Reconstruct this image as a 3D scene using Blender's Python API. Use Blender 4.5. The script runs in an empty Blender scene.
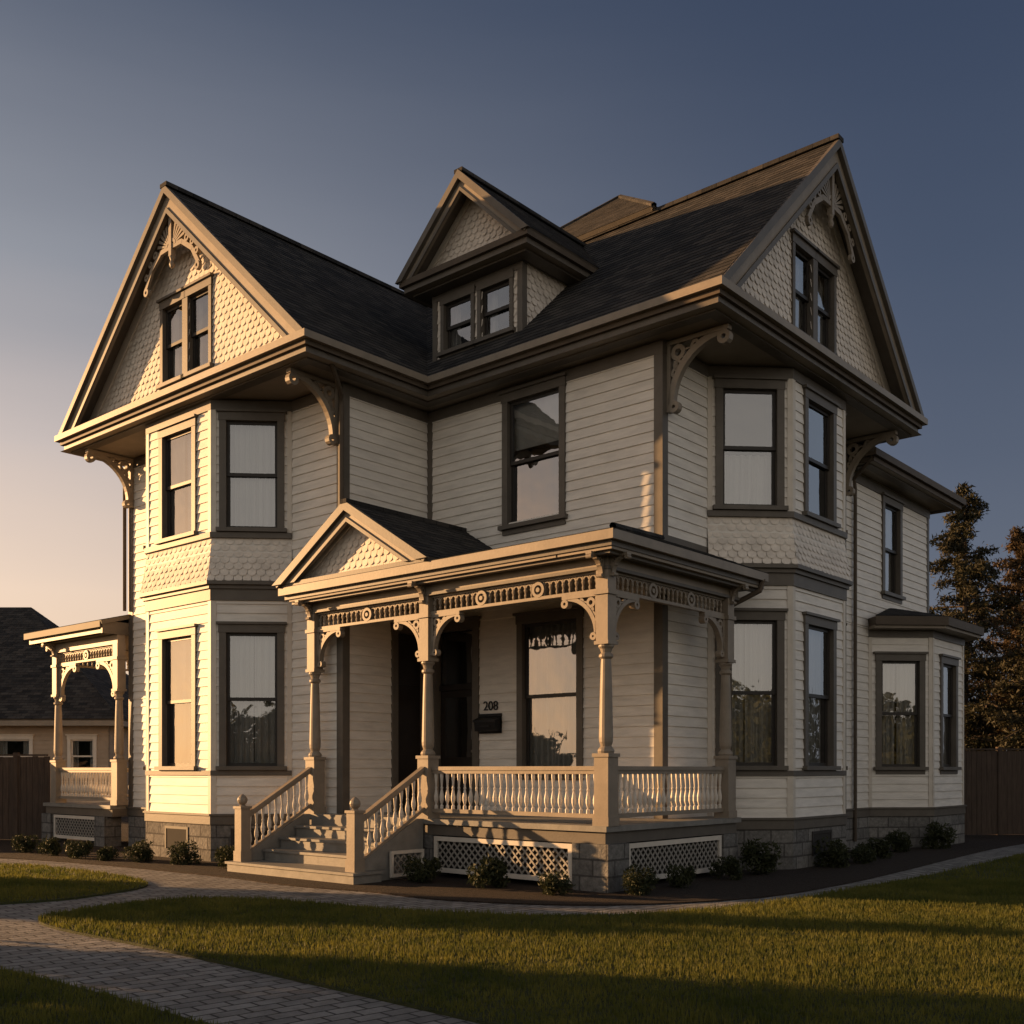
import bpy, math, random
import numpy as np
from mathutils import Vector, Matrix
R=random.Random(7)
rad=math.radians
scene=bpy.context.scene
COL=scene.collection

# ------------------------------------------------------------------ builder
class MB:
    def __init__(s): s.v=[]; s.f=[]; s.uv=[]
    def add(s,vs,fs,uvs=None):
        o=len(s.v); s.v.extend([tuple(p) for p in vs])
        for k,f in enumerate(fs):
            s.f.append(tuple(i+o for i in f)); s.uv.append(uvs[k] if uvs else None)
    def obj(s,name,mat,parent=None,smooth=False,mw=None):
        me=bpy.data.meshes.new(name); me.from_pydata(s.v,[],s.f); me.update()
        nl=len(me.loops)
        if nl:
            lv=np.zeros(nl,dtype=np.int32); me.loops.foreach_get('vertex_index',lv)
            co=np.zeros(len(me.vertices)*3); me.vertices.foreach_get('co',co); co=co.reshape(-1,3)
            npoly=len(me.polygons)
            nr=np.zeros(npoly*3); me.polygons.foreach_get('normal',nr); nr=nr.reshape(-1,3)
            tot=np.zeros(npoly,dtype=np.int32); me.polygons.foreach_get('loop_total',tot)
            n=np.repeat(nr,tot,axis=0)
            flip=n[:,2]<-0.01; n[flip]*=-1
            t=np.stack([-n[:,1],n[:,0],np.zeros(nl)],1); ln=np.linalg.norm(t,axis=1)
            bad=ln<1e-3; t[bad]=(1,0,0); ln[bad]=1; t/=ln[:,None]
            bt=np.cross(n,t); P=co[lv]
            uv=np.stack([(P*t).sum(1),(P*bt).sum(1)],1)
            st=0
            for k,u in enumerate(s.uv):
                c=len(s.f[k])
                if u: uv[st:st+c]=u
                st+=c
            L=me.uv_layers.new(name='UVMap'); L.data.foreach_set('uv',uv.astype(np.float32).ravel())
            if smooth: me.polygons.foreach_set('use_smooth',[True]*npoly)
        me.materials.append(mat)
        ob=bpy.data.objects.new(name,me); COL.objects.link(ob)
        if parent: ob.parent=parent
        if mw is not None: ob.matrix_world=mw
        return ob

class Fr:
    def __init__(s,p0,p1):
        s.O=p0; dx=p1[0]-p0[0]; dy=p1[1]-p0[1]; s.L=math.hypot(dx,dy)
        s.d=(dx/s.L,dy/s.L); s.n=(s.d[1],-s.d[0])
    def p(s,u,w,z):
        return (s.O[0]+s.d[0]*u+s.n[0]*w, s.O[1]+s.d[1]*u+s.n[1]*w, z)
BF=[(0,1,2,3),(7,6,5,4),(0,4,5,1),(1,5,6,2),(2,6,7,3),(3,7,4,0)]
def wbox(mb,fr,u0,u1,w0,w1,z0,z1):
    v=[fr.p(u0,w0,z0),fr.p(u1,w0,z0),fr.p(u1,w1,z0),fr.p(u0,w1,z0),
       fr.p(u0,w0,z1),fr.p(u1,w0,z1),fr.p(u1,w1,z1),fr.p(u0,w1,z1)]
    mb.add(v,BF)
def box(mb,x0,x1,y0,y1,z0,z1):
    v=[(x0,y0,z0),(x1,y0,z0),(x1,y1,z0),(x0,y1,z0),(x0,y0,z1),(x1,y0,z1),(x1,y1,z1),(x0,y1,z1)]
    mb.add(v,BF)
def extr(mb,pts,vec):
    n=len(pts); v=[tuple(p) for p in pts]+[(p[0]+vec[0],p[1]+vec[1],p[2]+vec[2]) for p in pts]
    f=[tuple(range(n)),tuple(range(2*n-1,n-1,-1))]+[(i,(i+1)%n,n+(i+1)%n,n+i) for i in range(n)]
    mb.add(v,f)
def fpoly(mb,fr,uz,w0,w1):
    extr(mb,[fr.p(u,w0,z) for u,z in uz],(fr.n[0]*(w1-w0),fr.n[1]*(w1-w0),0))
def ringsec(mb,fr,cu,cz,r0,r1,a0,a1,w0,w1,n=10):
    for k in range(n):
        A=rad(a0+(a1-a0)*k/n); B=rad(a0+(a1-a0)*(k+1)/n)
        fpoly(mb,fr,[(cu+r0*math.cos(A),cz+r0*math.sin(A)),(cu+r1*math.cos(A),cz+r1*math.sin(A)),
                     (cu+r1*math.cos(B),cz+r1*math.sin(B)),(cu+r0*math.cos(B),cz+r0*math.sin(B))],w0,w1)
def lathe(mb,x,y,prof,seg=12):
    vs=[];fs=[]
    for r,z in prof:
        for k in range(seg):
            a=2*math.pi*k/seg; vs.append((x+r*math.cos(a),y+r*math.sin(a),z))
    for i in range(len(prof)-1):
        for k in range(seg):
            fs.append((i*seg+k,i*seg+(k+1)%seg,(i+1)*seg+(k+1)%seg,(i+1)*seg+k))
    fs.append(tuple(range(seg-1,-1,-1))); fs.append(tuple((len(prof)-1)*seg+k for k in range(seg)))
    mb.add(vs,fs)
def offs(pts,w,closed=False):
    out=[];n=len(pts)
    def nn(i):
        a=pts[i%n];b=pts[(i+1)%n];dx=b[0]-a[0];dy=b[1]-a[1];l=math.hypot(dx,dy);return (dy/l,-dx/l)
    for i in range(n):
        if closed: n1=nn(i-1);n2=nn(i)
        else:
            n1=nn(i-1) if i>0 else nn(0); n2=nn(i) if i<n-1 else nn(n-2)
        q=1+n1[0]*n2[0]+n1[1]*n2[1]
        out.append((pts[i][0]+w*(n1[0]+n2[0])/q,pts[i][1]+w*(n1[1]+n2[1])/q))
    return out
def band(mb,pts,wo,z0,z1,wi=-.05,closed=False,wot=None):
    if wot is None: wot=wo
    A=offs(pts,wi,closed);B=offs(pts,wo,closed);Bt=offs(pts,wot,closed);n=len(pts)
    rng=range(n if closed else n-1)
    for i in rng:
        j=(i+1)%n
        v=[(*A[i],z0),(*A[j],z0),(*B[j],z0),(*B[i],z0),(*A[i],z1),(*A[j],z1),(*Bt[j],z1),(*Bt[i],z1)]
        f=[(0,1,2,3),(7,6,5,4),(3,2,6,7),(0,4,5,1)]
        if not closed and i==0: f.append((0,3,7,4))
        if not closed and i==n-2: f.append((1,2,6,5))
        mb.add(v,f)
def beam(mb,A,B,hw,h0,h1):
    A=Vector(A);B=Vector(B);d=(B-A);s=Vector((d.y,-d.x,0)).normalized()*hw
    Z0=Vector((0,0,h0));Z1=Vector((0,0,h1))
    extr(mb,[A-s+Z0,B-s+Z0,B-s+Z1,A-s+Z1],tuple(s*2))
def tube(mb,pts,r,seg=8):
    pts=[Vector(p) for p in pts]; vs=[];fs=[]
    for i,p in enumerate(pts):
        d=(pts[min(i+1,len(pts)-1)]-pts[max(i-1,0)]).normalized()
        u=d.orthogonal().normalized() if abs(d.z)<.95 else Vector((1,0,0)); u=(u-d*u.dot(d)).normalized(); w=d.cross(u)
        for k in range(seg):
            a=2*math.pi*k/seg; vs.append(tuple(p+u*r*math.cos(a)+w*r*math.sin(a)))
    for i in range(len(pts)-1):
        for k in range(seg): fs.append((i*seg+k,i*seg+(k+1)%seg,(i+1)*seg+(k+1)%seg,(i+1)*seg+k))
    mb.add(vs,fs)

# ------------------------------------------------------------------ materials
def newmat(name):
    m=bpy.data.materials.new(name); m.use_nodes=True; nt=m.node_tree
    return m,nt,nt.nodes['Principled BSDF']
def N(nt,t,**k):
    n=nt.nodes.new(t)
    for a,b in k.items(): setattr(n,a,b)
    return n
def pmat(name,col,rough=.6,var=.12,vs=2.5,bump=.1,bs=30,stretch=(1,1,1),coord='Object',spec=.3,metal=0,col2=None,bd=.01):
    m,nt,b=newmat(name)
    tc=N(nt,'ShaderNodeTexCoord');mp=N(nt,'ShaderNodeMapping');mp.inputs['Scale'].default_value=stretch
    nt.links.new(tc.outputs[coord],mp.inputs[0])
    n1=N(nt,'ShaderNodeTexNoise');n1.inputs['Scale'].default_value=vs;n1.inputs['Detail'].default_value=8;n1.inputs['Roughness'].default_value=.65
    nt.links.new(mp.outputs[0],n1.inputs['Vector'])
    cr=N(nt,'ShaderNodeValToRGB');cr.color_ramp.elements[0].position=.32;cr.color_ramp.elements[1].position=.68
    c2=col2 if col2 else tuple(min(1,c*(1+var)) for c in col); c1=col if col2 else tuple(c*(1-var) for c in col)
    cr.color_ramp.elements[0].color=(*c1,1);cr.color_ramp.elements[1].color=(*c2,1)
    nt.links.new(n1.outputs[0],cr.inputs[0]);nt.links.new(cr.outputs[0],b.inputs['Base Color'])
    b.inputs['Roughness'].default_value=rough;b.inputs['Specular IOR Level'].default_value=spec;b.inputs['Metallic'].default_value=metal
    if bump:
        n2=N(nt,'ShaderNodeTexNoise');n2.inputs['Scale'].default_value=bs;n2.inputs['Detail'].default_value=6
        nt.links.new(mp.outputs[0],n2.inputs['Vector'])
        bp=N(nt,'ShaderNodeBump');bp.inputs['Strength'].default_value=bump;bp.inputs['Distance'].default_value=bd
        nt.links.new(n2.outputs[0],bp.inputs['Height']);nt.links.new(bp.outputs[0],b.inputs['Normal'])
    return m
def brickmat(name,c1,c2,mort,bw,rh,ms,rough=.9,coord='UV',rot=0,bump=.6,nscale=6,nvar=.5,smooth=.1,fine=60):
    m,nt,b=newmat(name)
    tc=N(nt,'ShaderNodeTexCoord');mp=N(nt,'ShaderNodeMapping');mp.inputs['Rotation'].default_value=(0,0,rot)
    nt.links.new(tc.outputs[coord],mp.inputs[0])
    br=N(nt,'ShaderNodeTexBrick');br.inputs['Scale'].default_value=1;br.inputs['Brick Width'].default_value=bw;br.inputs['Row Height'].default_value=rh
    br.inputs['Mortar Size'].default_value=ms;br.inputs['Mortar Smooth'].default_value=smooth
    br.inputs['Color1'].default_value=(*c1,1);br.inputs['Color2'].default_value=(*c2,1);br.inputs['Mortar'].default_value=(*mort,1)
    nt.links.new(mp.outputs[0],br.inputs['Vector'])
    n=N(nt,'ShaderNodeTexNoise');n.inputs['Scale'].default_value=nscale;n.inputs['Detail'].default_value=9;n.inputs['Roughness'].default_value=.7
    nt.links.new(tc.outputs['Object'],n.inputs['Vector'])
    mr=N(nt,'ShaderNodeMapRange');mr.inputs[1].default_value=.3;mr.inputs[2].default_value=.7;mr.inputs[3].default_value=1-nvar;mr.inputs[4].default_value=1+nvar
    nt.links.new(n.outputs[0],mr.inputs[0])
    mx=N(nt,'ShaderNodeVectorMath',operation='SCALE');nt.links.new(br.outputs['Color'],mx.inputs[0]);nt.links.new(mr.outputs[0],mx.inputs['Scale'])
    nt.links.new(mx.outputs[0],b.inputs['Base Color']);b.inputs['Roughness'].default_value=rough;b.inputs['Specular IOR Level'].default_value=.25
    n2=N(nt,'ShaderNodeTexNoise');n2.inputs['Scale'].default_value=fine;n2.inputs['Detail'].default_value=5
    nt.links.new(tc.outputs['Object'],n2.inputs['Vector'])
    ma=N(nt,'ShaderNodeMath',operation='MULTIPLY_ADD');nt.links.new(br.outputs['Fac'],ma.inputs[0]);ma.inputs[1].default_value=-1
    nt.links.new(n2.outputs[0],ma.inputs[2])
    bp=N(nt,'ShaderNodeBump');bp.inputs['Strength'].default_value=bump;bp.inputs['Distance'].default_value=.015
    nt.links.new(ma.outputs[0],bp.inputs['Height']);nt.links.new(bp.outputs[0],b.inputs['Normal'])
    return m
M={}
M['wall']=pmat('painted_clapboard',(.71,.665,.60),.55,.13,1.6,.25,25,(1,1,6),spec=.3)
M['shingle']=pmat('painted_shingle',(.68,.61,.53),.6,.17,5,.2,40)
M['trim']=pmat('taupe_trim_paint',(.112,.097,.080),.5,.14,3,.12,30)
M['trim2']=pmat('tan_trim_paint',(.24,.200,.155),.5,.14,3,.12,30)
M['cream']=pmat('cream_trim_paint',(.60,.545,.47),.5,.08,4,.1,30)
M['lat']=pmat('grey_lattice_paint',(.27,.25,.22),.6,.12,4,.1,30)
M['sash']=pmat('dark_sash_paint',(.032,.027,.023),.45,.1,4,.05,30)
M['gut']=pmat('gutter_paint',(.095,.074,.055),.6,.15,2,.05,30,spec=.15)
M['soffit']=pmat('soffit_boards',(.25,.21,.165),.6,.12,2,.1,30)
M['floor']=pmat('grey_deck_paint',(.20,.19,.17),.55,.2,4,.15,20)
M['door']=pmat('door_paint',(.022,.017,.014),.4,.2,4,.1,30)
M['dark']=pmat('dark_interior',(.03,.027,.024),.9,.2,1,0)
M['metal']=pmat('dark_metal',(.02,.02,.022),.4,.2,5,.05,50,metal=.6)
M['roof']=brickmat('asphalt_shingles',(.018,.018,.019),(.058,.052,.047),(.010,.010,.010),.32,.16,.007,.95,nscale=3,nvar=.35,bump=.6,fine=90)
M['stone']=brickmat('split_face_stone',(.12,.115,.108),(.20,.19,.175),(.075,.07,.065),.46,.23,.014,.95,nscale=14,nvar=.4,bump=1,fine=22)
M['paver']=brickmat('stone_pavers',(.16,.15,.14),(.27,.255,.235),(.05,.046,.042),.26,.15,.011,.85,coord='Object',rot=rad(-42),nscale=5,nvar=.3,bump=.8,fine=40)
M['mulch']=pmat('mulch',(.016,.011,.008),.95,.3,20,1,60,col2=(.05,.034,.024),bd=.05)
M['soil']=pmat('lawn_soil',(.03,.036,.012),.95,.3,6,.8,60,col2=(.05,.055,.018),bd=.03)
M['fence']=pmat('weathered_fence_wood',(.065,.045,.033),.8,.35,5,.4,20,(6,6,.5))
M['nwall']=pmat('neighbor_siding',(.34,.27,.20),.7,.1,2,.1)
M['bark']=pmat('bark',(.045,.034,.026),.95,.4,6,.8,20,(1,1,.3))
def leafmat(name,c1,c2,vs=1.5,tr=.25):
    m,nt,b=newmat(name)
    tc=N(nt,'ShaderNodeTexCoord');n=N(nt,'ShaderNodeTexNoise');n.inputs['Scale'].default_value=vs;n.inputs['Detail'].default_value=6;n.inputs['Roughness'].default_value=.8
    nt.links.new(tc.outputs['Object'],n.inputs['Vector'])
    cr=N(nt,'ShaderNodeValToRGB');cr.color_ramp.elements[0].position=.35;cr.color_ramp.elements[1].position=.65
    cr.color_ramp.elements[0].color=(*c1,1);cr.color_ramp.elements[1].color=(*c2,1)
    nt.links.new(n.outputs[0],cr.inputs[0]);nt.links.new(cr.outputs[0],b.inputs['Base Color'])
    b.inputs['Roughness'].default_value=.6;b.inputs['Specular IOR Level'].default_value=.2
    t=N(nt,'ShaderNodeBsdfTranslucent');nt.links.new(cr.outputs[0],t.inputs[0])
    mx=N(nt,'ShaderNodeMixShader');mx.inputs[0].default_value=tr
    nt.links.new(b.outputs[0],mx.inputs[1]);nt.links.new(t.outputs[0],mx.inputs[2])
    nt.links.new(mx.outputs[0],nt.nodes['Material Output'].inputs[0]);return m
M['grass']=leafmat('grass_blades',(.060,.078,.016),(.175,.165,.035),1.0,.5)
M['needle']=leafmat('conifer_needles',(.020,.024,.012),(.050,.042,.022),.8,.15)
M['shrub']=leafmat('shrub_leaves',(.020,.028,.012),(.055,.058,.024),5,.2)
M['autumn']=leafmat('dry_leaves',(.034,.027,.015),(.085,.055,.028),1,.2)
m,nt,b=newmat('window_glass');nt.nodes.remove(b)
tr=N(nt,'ShaderNodeBsdfTransparent');tr.inputs[0].default_value=(.82,.84,.84,1)
gl=N(nt,'ShaderNodeBsdfGlossy');gl.inputs['Roughness'].default_value=.012;gl.inputs[0].default_value=(.94,.95,.97,1)
lw=N(nt,'ShaderNodeLayerWeight');lw.inputs[0].default_value=.25
ma=N(nt,'ShaderNodeMath',operation='MULTIPLY_ADD');ma.inputs[1].default_value=.85;ma.inputs[2].default_value=.24;ma.use_clamp=True
nt.links.new(lw.outputs['Fresnel'],ma.inputs[0])
tc=N(nt,'ShaderNodeTexCoord');nz=N(nt,'ShaderNodeTexNoise');nz.inputs['Scale'].default_value=1.6;nt.links.new(tc.outputs['Object'],nz.inputs['Vector'])
bp=N(nt,'ShaderNodeBump');bp.inputs['Strength'].default_value=.25;bp.inputs['Distance'].default_value=.03
nt.links.new(nz.outputs[0],bp.inputs['Height']);nt.links.new(bp.outputs[0],gl.inputs['Normal'])
mx=N(nt,'ShaderNodeMixShader');nt.links.new(ma.outputs[0],mx.inputs[0]);nt.links.new(tr.outputs[0],mx.inputs[1]);nt.links.new(gl.outputs[0],mx.inputs[2])
nt.links.new(mx.outputs[0],nt.nodes['Material Output'].inputs[0]);M['glass']=m
M['curtain']=pmat('sheer_curtain',(.44,.42,.39),.9,.12,3,.1,stretch=(1,1,.3))

# ------------------------------------------------------------------ house
root=bpy.data.objects.new('victorian_house',None);COL.objects.link(root)
TH=math.atan2(-.654,.7564)
HM=Matrix.Translation((2.376,16.82,0))@Matrix.Rotation(TH,4,'Z')
root.matrix_world=HM
P={k:MB() for k in ['wall','shingle','backing','trim','trim2','cream','sash','glass','curtain','interior','gutter','soffit','roof','roof_edge','foundation','porch_floor','front_door','post','baluster','lattice','downspout','steps','fret']}

BD=.168
def siding(fr,u0,u1,z0,z1,ops=()):
    mb=P['wall'];z=z0
    while z<z1-.01:
        zt=min(z+BD,z1);mid=(z+zt)/2;iv=[(u0,u1)]
        for (a,b_,c,d) in ops:
            if c<mid<d:
                nv=[]
                for (s,e) in iv:
                    if b_<=s or a>=e: nv.append((s,e));continue
                    if a>s: nv.append((s,a))
                    if b_<e: nv.append((b_,e))
                iv=nv
        for (s,e) in iv:
            x=s
            while x<e-.01:
                xe=min(e,x+R.uniform(2.2,4.2)); 
                if e-xe<.5: xe=e
                j=R.uniform(-.003,.003);g=.0015 if xe<e else 0
                wb=.022+j
                mb.add([fr.p(x,wb,z),fr.p(xe-g,wb,z),fr.p(xe-g,.002,zt+.004),fr.p(x,.002,zt+.004),fr.p(x,0,z),fr.p(xe-g,0,z)],[(0,1,2,3),(4,5,1,0)])
                x=xe
        z=zt
def shingles(fr,ulim,z0,z1,wf=lambda z:0,ops=(),sc=.165,ex=.125):
    mb=P['shingle'];row=0;z=z0-.02
    while z<z1:
        ua,ub=ulim(min(max(z+ex*.5,z0),z1))
        k0=int(math.floor(ua/sc))-1;k1=int(math.ceil(ub/sc))+1
        for k in range(k0,k1+1):
            cu=k*sc+(row%2)*sc/2;h=sc/2-.004;H=ex*1.35
            if any(a<cu<b_ and c<z+ex*.5<d for a,b_,c,d in ops): continue
            jj=R.uniform(-.004,.004)
            pts=[(h,H),(-h,H),(-h,h*.85)]
            for q in range(1,6):
                an=math.pi+math.pi*q/6;pts.append((h*math.cos(an),h*.85+h*.85*math.sin(an)))
            pts.append((h,h*.85))
            vs=[];us=[]
            for (x,y) in pts:
                zz=z+y
                if zz>z1: zz=z1
                if zz<z0: zz=z0
                la,lb=ulim(zz);uu=min(max(cu+x,la),lb);us.append(uu)
                vs.append(fr.p(uu,wf(zz)+.004+(.020+jj)*(1-y/H),zz))
            if max(us)-min(us)<.02: continue
            mb.add(vs,[tuple(range(len(vs)))])
        z+=ex;row+=1
def window(fr,uc,z0,z1,w,curtain='full',cas=.125,cap=True):
    T=P['trim'];h=w/2;a=uc-h+cas;b_=uc+h-cas;zb=z0+.09;zt=z1-.15
    wbox(T,fr,uc-h,a,-.10,.05,z0+.07,z1-.15)
    wbox(T,fr,b_,uc+h,-.10,.05,z0+.07,z1-.15)
    wbox(T,fr,uc-h-.015,uc+h+.015,-.10,.058,z1-.15,z1)
    if cap: wbox(T,fr,uc-h-.05,uc+h+.05,-.02,.10,z1,z1+.045)
    wbox(T,fr,uc-h-.05,uc+h+.05,-.10,.11,z0,z0+.072)
    wbox(T,fr,uc-h,uc+h,-.0,.04,z0-.09,z0-.001)
    S=P['sash'];zm=(zb+zt)/2+.0;r=.055
    for (c,d,w0) in ((zm-.03,zt,-.065),(zb-.02,zm+.03,-.105)):
        wbox(S,fr,a-.002,a+r,w0,w0+.035,c,d);wbox(S,fr,b_-r,b_+.002,w0,w0+.035,c,d)
        wbox(S,fr,a+r,b_-r,w0,w0+.034,d-.055,d);wbox(S,fr,a+r,b_-r,w0,w0+.034,c,c+.06)
        P['glass'].add([fr.p(a+r-.01,w0+.015,c+.05),fr.p(b_-r+.01,w0+.015,c+.05),fr.p(b_-r+.01,w0+.015,d-.05),fr.p(a+r-.01,w0+.015,d-.05)],[(0,1,2,3)])
    I=P['interior'];D=-.75;fe=.08
    q=[fr.p(a-.06,-.105,z0),fr.p(b_+.06,-.105,z0),fr.p(b_+.06,-.105,z1),fr.p(a-.06,-.105,z1),fr.p(a-fe,D,z0-.1),fr.p(b_+fe,D,z0-.1),fr.p(b_+fe,D,z1),fr.p(a-fe,D,z1)]
    I.add(q,[(4,5,6,7),(0,1,5,4),(3,7,6,2),(0,4,7,3),(1,2,6,5)])
    spans=[]
    W=b_-a
    if curtain=='full':
        o_=R.uniform(-.05,.05)*W;g_=R.choice([.0,.01,.05])*W
        spans=[(a-.02,(a+b_)/2-g_+o_,zb-.05),((a+b_)/2+o_+.004,b_+.02,zb-.05)]
    if curtain=='side': spans=[(a-.02,a+W*.26,zb-.05),(b_-W*.26,b_+.02,zb-.05)]
    if curtain=='low': spans=[(a-.02,b_+.02,zb-.05)]
    if curtain=='blind': 
        wbox(P['curtain'],fr,a-.01,b_+.01,-.17,-.165,zb+ (zt-zb)*.62,zt+.05)
    for (s,e,zz) in spans:
        n=44;top=zt+.05 if curtain!='low' else zm-.08
        vs=[];ph=R.uniform(0,6);k=R.uniform(9,12)*(e-s)/.5;fl=R.uniform(-.03,.03)
        for i in range(n+1):
            t=i/n;ww=-.20+.036*math.sin(ph+t*k*2.2)+.016*math.sin(ph*2+t*k*5.1)
            vs.append(fr.p(s+(e-s)*t+fl*math.sin(t*3.14),ww-.01,zz));vs.append(fr.p(s+(e-s)*t,-.20+(ww+.2)*.7,top))
        P['curtain'].add(vs,[(2*i,2*i+2,2*i+3,2*i+1) for i in range(n)])
    return (uc-h+.04,uc+h-.04,z0+.04,z1-.04)
def bracket(mb,fr,u0,zt,size,s,w0,w1,t=.05):
    X=lambda x:u0+s*x
    def bx(x0,x1,z0,z1,e=0): 
        a,b_=sorted((X(x0),X(x1)));wbox(mb,fr,a,b_,w0-e,w1+e,z0,z1)
    bx(0,t,zt-size*1.12,zt-t);bx(0,size*1.1,zt-t,zt,.008)
    cu=X(size*1.0);cz=zt-size
    a0,a1=(90,180) if s>0 else (0,90)
    ringsec(mb,fr,cu,cz,size*.87,size*1.0-t*.3,a0,a1,w0,w1,12)
    r=size*.13
    ringsec(mb,fr,X(t+r*1.05),zt-t-r*1.05,r*.45,r,0,360,w0+.004,w1-.004,12)
    r2=size*.085
    for (x,z) in ((.09+t/size,.52),(.52,.09+t/size),(.13+t/size,.40)):
        ringsec(mb,fr,X(size*x),zt-size*z,r2*.4,r2,0,360,w0+.006,w1-.006,10)
    ringsec(mb,fr,X(size*1.02),zt-t-size*.10,size*.04,size*.11,0,360,w0-.006,w1+.006,12)
    ringsec(mb,fr,X(t+size*.06),zt-size*1.05,size*.03,size*.095,0,360,w0-.006,w1+.006,12)
    for q in (28,45,62):
        A=rad(q)
        p0=(t+r*2*math.cos(A),t+r*2*math.sin(A));p1=(size*(1-.93*math.cos(rad(90-q)))*1.0,size*(1-.93*math.sin(rad(90-q))))
        d=Vector((p1[0]-p0[0],p1[1]-p0[1]))
        if d.length<.02: continue
        nn=Vector((-d.y,d.x)).normalized()*.012
        fpoly(mb,fr,[(X(p0[0]-nn.x),zt-p0[1]+nn.y),(X(p0[0]+nn.x),zt-p0[1]-nn.y),(X(p1[0]+nn.x),zt-p1[1]-nn.y),(X(p1[0]-nn.x),zt-p1[1]+nn.y)],w0+.006,w1-.006)
def roof_slope(E0,E1,R1,R0,course=.16,th=.09):
    E0,E1,R1,R0=map(Vector,(E0,E1,R1,R0));n=(E1-E0).cross(R0-E0)
    if n.length<1e-6: n=(E1-E0).cross(R1-E0)
    n.normalize()
    if n.z<0: n=-n
    ud=(E1-E0).normalized();sl=(((R0+R1)/2-E0)-ud*(((R0+R1)/2-E0).dot(ud))).length
    k=max(1,int(round(sl/course)));mb=P['roof']
    for i in range(k):
        t0=i/k;t1=(i+1)/k
        a=E0.lerp(R0,t0);b_=E1.lerp(R1,t0);c=E1.lerp(R1,t1);d=E0.lerp(R0,t1)
        lo=n*.013;hi=n*.006
        U=lambda p:(p-E0).dot(ud)+.05
        mb.add([a+lo,b_+lo,c+hi,d+hi],[(0,1,2,3)],[[(U(a),i*.16+.004),(U(b_),i*.16+.004),(U(c),i*.16+.156),(U(d),i*.16+.156)]])
        mb.add([a+hi,b_+hi,b_+lo,a+lo],[(0,1,2,3)])
    q=[E0,E1,R1,R0];m=-n*th
    P['roof_edge'].add([p for p in q]+[p+m for p in q],[(7,6,5,4),(0,4,5,1),(1,5,6,2),(3,2,6,7),(0,3,7,4)])

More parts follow.
